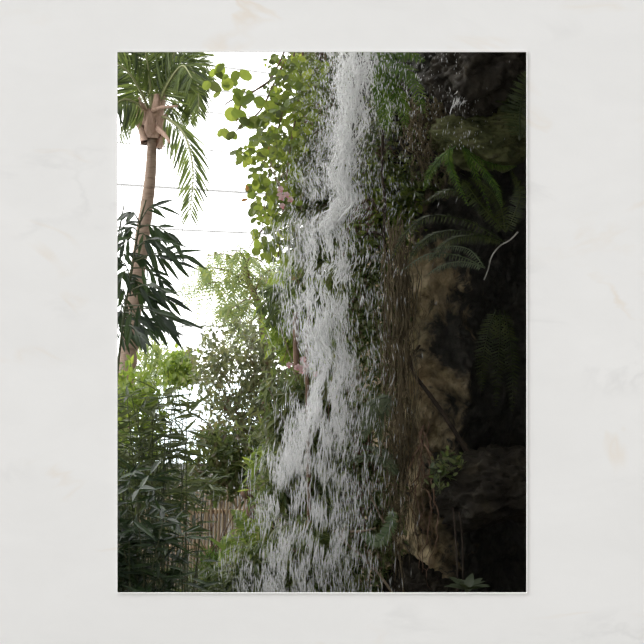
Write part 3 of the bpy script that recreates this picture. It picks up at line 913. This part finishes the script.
frond_plant('cycad', 'pale green spreading cycad at the end of the picket fence', 'cycad',
            [[(254, 562), (244, 545), (232, 540), (220, 545)], [(254, 562), (252, 540), (247, 527), (238, 522)], [(254, 562), (264, 540), (274, 535), (286, 540)], [(254, 562), (242, 555), (230, 556), (222, 564)], [(254, 562), (264, 552), (276, 554), (284, 564)],
             [(254, 562), (258, 535), (264, 522), (272, 518)], [(254, 562), (248, 535), (242, 518), (232, 510)], [(254, 562), (260, 531), (264, 512), (274, 504)]],
            11.3, M['bright'], 12, 2.6, 26, droop=.35, sweep=.6, tmpl=LANCE_FLAT, ground=True, rr=.008)
clump('grassy_clump', 'bright green grassy clump catching light at the lower left', 'plant', (214, 574), 11.8, 240, 26, .02, M['fern'], 1.0, .5)
clump('strap_leaved_plant', 'plant with a few long pale strap leaves near the fall', 'plant', (232, 580), 10.4, 14, 42, .05, M['bright'], .7, .6)


# ------------------------------------------------------------------ picket fence
def fence():
    Y = 14.5
    a, b = P(140, 545, Y), P(272, 545, Y)
    root = thing('picket_fence', 'brown wooden picket fence glimpsed behind the long-leaved shrubs', 'fence', ((a[0] + b[0]) / 2, Y, 0))
    n = 38
    for k in range(n):
        x = a[0] + (b[0] - a[0]) * k / (n - 1)
        top = P(0, 492 + 6 * math.sin(k * 2.3) + rnd.uniform(-4, 4), Y)[2]
        m = MB()
        m.tube([(x, Y, -.05), (x + rnd.uniform(-.01, .01), Y, top * .6), (x + rnd.uniform(-.03, .03), Y, top), (x + rnd.uniform(-.03, .03), Y, top + .05)], [.017, .017, .016, .005], 6)
        m.build('picket', M['picket'], root)
    for py in (512, 548):
        m = MB(); z = P(0, py, Y)[2]; m.beam((a[0] - .1, Y + .05, z), (b[0] + .1, Y + .05, z), .04, .045); m.build('rail', M['picket'], root)
    x = P(249, 0, Y)[0]; z = P(0, 497, Y)[2]
    m = MB(); m.tube([(x, Y - .03, -.05), (x, Y - .03, z)], .05, 8); m.tube([(x, Y - .03, z), (x, Y - .03, z + .05), (x, Y - .03, z + .12), (x, Y - .03, z + .16)], [.08, .11, .09, .02], 10)
    m.build('end_post', M['brownstem'], root)


fence()


# ------------------------------------------------------------------ pink flowers
def flower(label, px, py, Y, n, rad):
    c = P(px, py, Y)
    root = thing('pink_flower', label, 'flower', c, 'pink flowers by the waterfall')
    for k in range(n):
        pm = MB()
        q = c + rng.normal(0, rad, 3)
        ax = rng.normal(0, 1, 3)
        for j in range(5):
            a = 2 * math.pi * j / 5
            d = np.array([math.cos(a), -.3 + .2 * rnd.random(), math.sin(a)]) + .3 * ax
            pm.inst(OVATE, frames(np.array([d]), np.array([[0, -1.0, .2]]), np.array([.026]), np.array([.022])), np.array([q]))
        pm.build('bloom', M['petal'], root, False)
    s = MB(); s.tube(wander(c, c + np.array([-.12, .25, .30]), 8, .03), .004, 5); s.build('stem', M['stick'], root)


flower('pale pink flower cluster hanging among the vine leaves above mid-height', 285, 197, 9.05, 6, .035)
flower('rosy pink flower cluster beside the lower left edge of the fall', 295, 367, 9.2, 8, .05)


# ------------------------------------------------------------------ creepers on the rock behind and right of the fall
bush('creeper', 'leafy green creeper on the rock right behind the main fall', 'creeper', [(335, 240), (392, 225), (398, 300), (392, 400), (380, 470), (335, 470), (330, 350)], 10.2, .35, 900, 5, SMALL, .07, .035,
     M['creeper'], (365, 200), 26, 'brownstem', .007, clump=.7, cs=12, ground=False, main=(-.2, -.5, -.6))
bush('creeper', 'dark dripping creeper on the rock low at the right of the fall', 'creeper', [(325, 460), (385, 450), (398, 520), (390, 620), (330, 620)], 10.1, .3, 560, 5, SMALL, .07, .032,
     M['creeper'], (365, 440), 20, 'brownstem', .007, clump=.8, cs=12, ground=False, main=(0, -.5, -.8))
bush('creeper', 'sparse creeper with yellow-green leaves beside the slim dark stem', 'creeper', [(352, 165), (405, 175), (412, 235), (392, 250), (345, 245), (350, 200)], 10.3, .3, 330, 5, SMALL, .075, .045,
     M['vine'], (384, 150), 14, 'brownstem', .006, clump=.9, cs=11, ground=False)
bush('creeper', 'dim dark creeper above the arching ferns in drops of spray', 'creeper', [(362, 95), (440, 100), (450, 190), (415, 215), (365, 180)], 10.3, .25, 420, 5, SMALL, .065, .034,
     M['creeper'], (400, 80), 14, 'darkstem', .006, clump=.7, ground=False)


bush('creeper', 'shaded green creeper seen through gaps in the falling water', 'creeper', [(300, 40), (356, 40), (352, 300), (350, 600), (306, 600), (304, 300)], 12.2, .25, 1500, 5, SMALL, .12, .065,
     M['creeper'], (330, 10), 20, 'brownstem', .007, clump=.0, ground=False)


# ------------------------------------------------------------------ ferns
FG = 'ferns growing from the rock'
frond_plant('fern', 'bright green fern arching out at the top right of the waterfall', 'fern',
            [[(374, 62), (394, 62), (412, 78), (424, 112)], [(374, 62), (388, 76), (400, 98), (406, 126)], [(374, 62), (380, 84), (384, 106), (386, 130)], [(374, 62), (386, 52), (404, 50), (424, 60)], [(374, 62), (376, 45), (386, 32), (402, 28)]],
            9.6, M['fern'], 17, 2.3, 36, droop=.35, group=FG)
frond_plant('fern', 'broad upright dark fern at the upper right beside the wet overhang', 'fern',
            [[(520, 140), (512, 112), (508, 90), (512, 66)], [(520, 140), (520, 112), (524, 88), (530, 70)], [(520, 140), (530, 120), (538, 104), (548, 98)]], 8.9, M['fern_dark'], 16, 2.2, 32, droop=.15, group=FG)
frond_plant('fern', 'fern with two lit fronds hanging beneath the mossy hump', 'fern',
            [[(450, 146), (449, 160), (455, 178), (468, 205)], [(462, 146), (468, 156), (477, 176), (492, 214)], [(456, 146), (440, 158), (430, 172), (424, 190)], [(462, 146), (482, 160), (500, 166), (516, 166)], [(462, 146), (484, 170), (496, 186), (502, 206)]],
            9.3, M['fern'], 8, 1.6, 30, droop=.5, group=FG)
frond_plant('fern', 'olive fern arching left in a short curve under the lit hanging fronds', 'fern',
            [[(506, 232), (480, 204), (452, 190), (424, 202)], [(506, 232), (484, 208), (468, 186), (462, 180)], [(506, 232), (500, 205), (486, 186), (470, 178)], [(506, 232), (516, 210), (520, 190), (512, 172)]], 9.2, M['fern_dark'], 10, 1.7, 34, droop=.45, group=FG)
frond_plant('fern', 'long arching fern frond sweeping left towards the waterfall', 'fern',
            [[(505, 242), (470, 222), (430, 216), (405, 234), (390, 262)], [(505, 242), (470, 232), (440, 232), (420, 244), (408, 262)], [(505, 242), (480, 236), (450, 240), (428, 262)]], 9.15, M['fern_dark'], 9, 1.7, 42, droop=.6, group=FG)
frond_plant('fern', 'dim grey-green fern with a row of pale drooping leaflets mid-cliff', 'fern',
            [[(485, 268), (465, 262), (445, 264), (428, 274)], [(485, 268), (460, 256), (430, 254), (402, 270)], [(485, 268), (470, 250), (450, 246), (430, 250)]], 9.3, M['fern_grey'], 7, 1.6, 28, droop=.7, group=FG)
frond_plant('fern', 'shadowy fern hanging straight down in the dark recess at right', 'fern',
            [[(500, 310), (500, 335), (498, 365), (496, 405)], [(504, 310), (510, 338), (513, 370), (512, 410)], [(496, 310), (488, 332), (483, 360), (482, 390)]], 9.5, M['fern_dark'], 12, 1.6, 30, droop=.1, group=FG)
frond_plant('fern', 'small silvery fern tuft just right of mid-fall', 'fern',
            [[(392, 396), (378, 400), (364, 414), (354, 434)], [(392, 396), (376, 408), (368, 424), (364, 440)], [(392, 396), (384, 412), (380, 428), (380, 442)]], 9.6, M['fern_grey'], 9, 2.0, 30, droop=.4, group=FG)
frond_plant('fern', 'pale fern arching in a bow above the dry leaning stick', 'fern',
            [[(398, 476), (384, 460), (360, 457), (334, 470)], [(398, 476), (390, 456), (376, 448), (358, 446)]], 9.6, M['fern_grey'], 7, 1.8, 36, droop=.5, group=FG)
frond_plant('fern', 'fern with a banded frond curled into a hook below the dry stick', 'fern',
            [[(393, 508), (390, 526), (381, 540), (370, 540), (361, 528)]], 9.5, M['banded'], 9, 2.6, 40, droop=.1, sweep=.3, group=FG, normal=(0, -1, .1), dy=.05)
bush('broad_leaf_tuft', 'small tuft of green leaves on the edge of the dark ledge', 'plant', [(434, 460), (446, 452), (462, 456), (458, 466), (446, 472), (444, 486), (434, 484)], 9.35, .12, 34, 3, OVATE, .055, .035, M['creeper'], (446, 470), 6, ground=False, rad=.03)


def rosette():
    Y = 9.0
    c = P(467, 590, Y)
    root = thing('rosette_plant', 'rosette of broad grey-green leaves at the bottom beneath the thin stems', 'plant', (c[0], Y, 0))
    n = 13
    D = np.array([[math.cos(a), math.sin(a) * .9 - .1, .5 + .25 * (k % 3)] for k, a in enumerate(np.linspace(0, 6.0, n) + .2)])
    fm = MB(); fm.inst(LANCE_FLAT, frames(D, np.tile([0, -.2, 1.0], (n, 1)), np.full(n, .17), np.full(n, .075)), np.tile(c, (n, 1)))
    fm.build('foliage', M['fern_grey'], root, False)
    s = MB(); s.tube(wander((c[0], Y, -.05), c, 6, .02), .014, 6); s.build('stem', M['stem'], root)


rosette()


# ------------------------------------------------------------------ roots, lianas, sticks
def cord(name, label, cat, path, Y, r0, r1, mat, dy=0, extra=None, ground=False):
    m = MB()
    n = len(path) - 1
    pts = smooth_path([P(x, y, Y + dy * i / n) for i, (x, y) in enumerate(path)], 40)
    m.tube(pts, np.linspace(r0, r1, 40), 7, .12)
    for e in extra or []:
        q = smooth_path([P(x, y, Y) for x, y in e], 20); m.tube(q, np.linspace(r1 * 1.2, r1 * .5, 20), 5, .1)
    return tag(m.build(name, M[mat], origin=pts[0]), label, cat)


cord('liana', 'dark liana looping down across the tan rock to the ledge', 'liana', [(420, 345), (411, 358), (416, 376), (432, 398), (450, 424), (470, 456)], 9.75, .010, .022, 'darkstem')
cord('slim_stem', 'slim dark upright stem right of the upper fall', 'stem', [(383, 130), (382, 170), (385, 205), (384, 240), (390, 270)], 9.9, .011, .014, 'darkstem', extra=[[(385, 212), (374, 204), (368, 194)], [(385, 236), (372, 232), (362, 238)]])
cord('slim_stem', 'slender reddish stem standing behind the falling water', 'stem', [(310, 300), (307, 350), (308, 420), (309, 500), (308, 560), (306, 700)], 9.9, .014, .022, 'redroot')
cord('dry_stick', 'short pale dry stick leaning above the curled fern', 'stick', [(367, 488), (374, 503), (384, 523)], 9.45, .006, .008, 'stick')
cord('bare_branch', 'long thin bare branch slanting down to the bottom edge', 'branch', [(334, 530), (348, 545), (362, 556), (378, 573), (394, 596), (404, 620)], 9.4, .006, .012, 'stick', extra=[[(348, 545), (342, 536), (346, 526)], [(350, 532), (364, 531), (376, 528)]])
cord('bare_branch', 'thin dark bare branch curving down beside the curled fern', 'branch', [(390, 528), (397, 548), (402, 575), (404, 600)], 9.5, .004, .007, 'root')
cord('thin_stem', 'left of two thin straight stems rising to the ledge from the rosette', 'stem', [(458, 600), (457, 560), (455, 530), (453, 508)], 9.1, .009, .005, 'darkstem')
cord('thin_stem', 'right of two thin straight stems rising to the ledge from the rosette', 'stem', [(463, 600), (463, 565), (462, 535), (459, 512)], 9.15, .008, .005, 'darkstem')
cord('pale_root', 'pale grey root crossing the dark rock below the arching ferns', 'root', [(518, 232), (510, 240), (500, 246), (492, 256), (488, 270), (484, 280)], 9.0, .006, .004, 'paleroot')
cord('hanging_vine_stem', 'straw-coloured hanging stem above the pale pink flowers', 'stem', [(262, 160), (270, 168), (276, 178), (284, 190)], 9.5, .005, .004, 'stick')


def hanging_roots(label, x0, x1, y0, y1, Y, n, mat, r, group):
    m = MB()
    for k in range(n):
        x = rnd.gauss((x0 + x1) / 2, (x1 - x0) / 4)
        ya = y0 + abs(rnd.gauss(0, .12)) * (y1 - y0); yb = y1 - abs(rnd.gauss(0, .22)) * (y1 - y0)
        Yk = Y + rnd.uniform(-.12, .12)
        a = P(x + rnd.uniform(-4, 4), ya, Yk); b = P(x + rnd.uniform(-9, 9), yb, Yk + rnd.uniform(-.1, .1))
        p = wander(a, b, 22, .10)
        m.tube(p, np.linspace(r * rnd.uniform(.6, 1.5), r * .3, 22), 5, .25)
    o = m.build('hanging_roots', M[mat], origin=P((x0 + x1) / 2, y0, Y))
    tag(o, label, 'roots', group, 'stuff')


RG = 'root curtains on the cliff'
hanging_roots('curtain of matted brown hanging roots at the edge of the cliff', 386, 412, 215, 600, 9.75, 85, 'root', .0042, RG)
hanging_roots('reddish strands of root hanging before the clay seam', 410, 428, 420, 610, 9.6, 8, 'redroot', .006, RG)
hanging_roots('short brown root fringe under the mossy hump', 404, 444, 96, 190, 9.8, 45, 'root', .006, RG)


# ------------------------------------------------------------------ the waterfall
STREAM = [  # py, centre px, half width px
    (-30, 356, 15), (20, 355, 18), (52, 354, 20), (80, 352, 18), (104, 352, 17), (130, 351, 13), (142, 348, 9), (152, 345, 10), (165, 341, 13), (180, 340, 11), (195, 349, 12), (206, 344, 16), (225, 328, 18),
    (245, 332, 19), (262, 335, 20), (276, 326, 20), (292, 326, 22), (322, 325, 20), (338, 326, 18), (352, 331, 15), (364, 335, 15), (378, 332, 16), (400, 325, 18), (430, 322, 22), (460, 318, 27),
    (490, 315, 30), (520, 315, 31), (560, 308, 34), (592, 308, 38), (680, 306, 42), (800, 304, 46)]
sy = np.array([s[0] for s in STREAM], float); sc_ = np.array([s[1] for s in STREAM], float); sh = np.array([s[2] for s in STREAM], float)
WYF = 9.0


def centre(y): return np.interp(y, sy, sc_)
def half(y): return np.interp(y, sy, sh)


def nz(x, y, s): return noise.noise(Vector((x, y, s)))


def waterfall():
    c = P(centre(700), 700, WYF)
    root = thing('waterfall', 'white waterfall plunging down the middle in broken streaks and droplets', 'waterfall', (c[0], WYF, 0))
    # wavering strands of white water that follow the fall
    def strands(n, ylo, yhi, r, spread, part, mat, ln=(18, 60), amp=3.0):
        m = MB()
        for k in range(n):
            y0 = rnd.uniform(ylo, yhi)
            if y0 < 420:
                pass
            L = rnd.uniform(*ln)
            off = rnd.gauss(0, .46) * spread
            ph = rnd.uniform(0, 50)
            Yk = WYF + rnd.gauss(0, .10)
            pts, N = [], 9
            if nz((centre(y0) + off * half(y0)) / 13, y0 / 20, 7.7) < np.interp(y0, [120, 200, 280, 420], [-.32, -.14, .10, .16]) + rnd.uniform(-.26, .26): continue
            for i in range(N):
                y = y0 + L * i / (N - 1)
                x = centre(y) + off * half(y) + amp * (nz(y / 10, ph, 0) + .5 * nz(y / 4, ph, 9)) + rnd.uniform(-.3, .3)
                pts.append(P(x, y, Yk + .04 * nz(y / 9, ph, 3)))
            rr = r * rnd.uniform(.4, 1.4)
            m.tube(pts, [rr * (.15 + math.sin(math.pi * i / (N - 1)) * (.7 + .6 * rnd.random())) for i in range(N)], 5, .25, .6)
        o = m.build(part, mat, root); o['kind'] = 'stuff'
        return o
    strands(900, -10, 340, .0048, 1.0, 'main_stream', M['froth'], (8, 34), 5.0)
    strands(260, 300, 420, .0042, 1.0, 'middle_stream', M['spray'], (14, 38), 4.0)
    strands(620, 380, 640, .0042, 1.15, 'lower_stream', M['spray'], (12, 34), 2.0)

    def drops(n, sampler, wr, lr, part, mat, tilt=.12, yspread=.35, thr=None, cs=(12, 17)):
        T, D, L, W = [], [], [], []
        while len(T) < n:
            x, y = sampler()
            if thr is not None and nz(x / cs[0], y / cs[1], 7.7) < thr + np.interp(y, [120, 200, 280, 420], [-.22, -.06, .12, .15]) + rnd.uniform(-.36, .36): continue
            T.append(P(x, y, WYF + rnd.gauss(0, yspread)))
            sl = (centre(y + 8) - centre(y - 8)) / 16
            D.append([sl * .6 + rnd.gauss(0, tilt), rnd.gauss(0, tilt), -1])
            f = min(1.7, .40 + max(0, y) / 330)
            q = min(2.2, rnd.lognormvariate(0, .45))
            L.append(rnd.uniform(*lr) * f * q); W.append(rnd.uniform(*wr) * q ** .5)
        T, D, L, W = map(np.array, (T, D, L, W))
        m = MB(); m.inst(SPINDLE, frames(D, np.tile([0.1, -1.0, 0], (n, 1)), L, W, W), T)
        o = m.build(part, mat, root); o['kind'] = 'stuff'
        return o

    def near():
        y = rnd.uniform(-20, 340); return centre(y) + rnd.gauss(0, .7) * half(y), y

    def low():
        y = rnd.uniform(320, 640); return centre(y) + rnd.gauss(0, .85) * half(y), y
    drops(4600, low, (.003, .0075), (.02, .055), 'lower_droplets', M['thin'], .07, .14, -.06, (11, 22))
    drops(6500, near, (.0035, .009), (.02, .06), 'droplets', M['froth'], .18, .12, -.10, (13, 20))

    def left():
        y = 110 + 490 * rnd.random() ** .9
        w = np.interp(y, [110, 170, 230, 300, 420, 500, 600], [16, 42, 52, 40, 36, 50, 70])
        return centre(y) - half(y) * .6 - abs(rnd.gauss(0, .5)) * w, y
    drops(6200, left, (.002, .006), (.015, .055), 'left_spray', M['thin'], .14, .3, -.05, (16, 24))

    def right():
        y = 30 + 570 * rnd.random() ** 1.1
        w = np.interp(y, [30, 120, 200, 300, 420, 600], [72, 80, 60, 50, 50, 55])
        return centre(y) + half(y) * .6 + abs(rnd.gauss(0, .5)) * w, y
    drops(4000, right, (.002, .005), (.012, .05), 'right_spray', M['thin'], .12, .3, -.25, (16, 24))

    def upper_left():
        y = rnd.uniform(40, 200); return centre(y) - half(y) * .5 - abs(rnd.gauss(0, .5)) * 44, y
    drops(3200, upper_left, (.0025, .006), (.012, .03), 'upper_spray', M['spray'], .4, .3)


waterfall()


def trickle():
    Y = 8.86
    c = P(466, 110, Y)
    root = thing('water_trickle', 'thin white trickle glinting over the dark rock at the top right', 'trickle', c)
    m = MB()
    for k in range(70):
        u = rnd.random()
        x = np.interp(u, [0, .5, 1], [482, 470, 461]) + rnd.gauss(0, 5); y = 46 + 60 * u
        a = P(x, y, Y + rnd.uniform(-.05, .05)); b = P(x - rnd.uniform(1, 5), y + rnd.uniform(4, 12), Y + rnd.uniform(-.05, .05))
        m.tube(wander(a, b, 6, .006), [.001, .003, .0035, .003, .002, .001], 4, .3)
    m.build('rivulet', M['froth'], root)
    T = np.array([P(rnd.gauss(464, 12), rnd.uniform(52, 150), Y + rnd.uniform(-.1, .1)) for _ in range(160)])
    d = MB(); d.inst(SPINDLE, frames(np.tile([0, 0, -1.0], (160, 1)) + rng.normal(0, .1, (160, 3)), np.tile([0, -1.0, 0], (160, 1)), rng.uniform(.01, .03, 160), rng.uniform(.003, .006, 160), rng.uniform(.003, .006, 160)), T)
    d.build('droplets', M['spray'], root)['kind'] = 'stuff'


trickle()
mb = MB()
ring = [(-.2 + 1.5 * math.cos(a) * (1 + .12 * math.sin(3 * a)), 8.6 + 1.2 * math.sin(a), .06) for a in np.linspace(0, 2 * math.pi, 48, endpoint=False)]
V = ring + [(x, y, -.1) for x, y, z in ring] + [(-.2, 8.6, .06)]
mb.add(V, [(96, i, (i + 1) % 48) for i in range(48)] + [(i, 48 + i, 48 + (i + 1) % 48, (i + 1) % 48) for i in range(48)])
tag(mb.build('pool', M['pool']), 'dark pool at the foot of the waterfall', 'pool', kind='structure')

# ------------------------------------------------------------------ light and camera
w = bpy.data.worlds.new('World'); SC.world = w; w.use_nodes = True
nt = w.node_tree; nt.nodes.clear()
out = nt.nodes.new('ShaderNodeOutputWorld'); bg = nt.nodes.new('ShaderNodeBackground')
tc = nt.nodes.new('ShaderNodeTexCoord'); sp = nt.nodes.new('ShaderNodeSeparateXYZ')
nt.links.new(tc.outputs['Generated'], sp.inputs[0])
# bright overcast: whitest beyond the glasshouse, softer behind the terrace
mr = nt.nodes.new('ShaderNodeMapRange'); mr.inputs['From Min'].default_value = -.25; mr.inputs['From Max'].default_value = .15
mr.inputs['To Min'].default_value = .58; mr.inputs['To Max'].default_value = 3.6
nt.links.new(sp.outputs['Y'], mr.inputs['Value'])
bg.inputs['Color'].default_value = (1.0, .995, .985, 1)
nt.links.new(mr.outputs[0], bg.inputs['Strength']); nt.links.new(bg.outputs[0], out.inputs['Surface'])

sun = bpy.data.lights.new('sun', 'SUN'); sun.energy = 1.8; sun.angle = math.radians(40); sun.color = (1, .995, .985)
so = bpy.data.objects.new('sun', sun); COL.objects.link(so); so.location = (-6, -4, 12)
so.rotation_euler = Vector((.62, .52, -.58)).to_track_quat('-Z', 'Y').to_euler()

cam = bpy.data.cameras.new('camera'); co = bpy.data.objects.new('camera', cam); COL.objects.link(co)
cam.sensor_width = 36; cam.lens = 36 * F / 644; cam.clip_end = 200
co.location = (0, 0, CAMZ); co.rotation_euler = (math.radians(90), 0, 0)
SC.camera = co
SC.view_settings.view_transform = 'Standard'; SC.view_settings.look = 'None'
SC.view_settings.exposure = 0; SC.view_settings.gamma = 1; SC.view_settings.use_curve_mapping = False
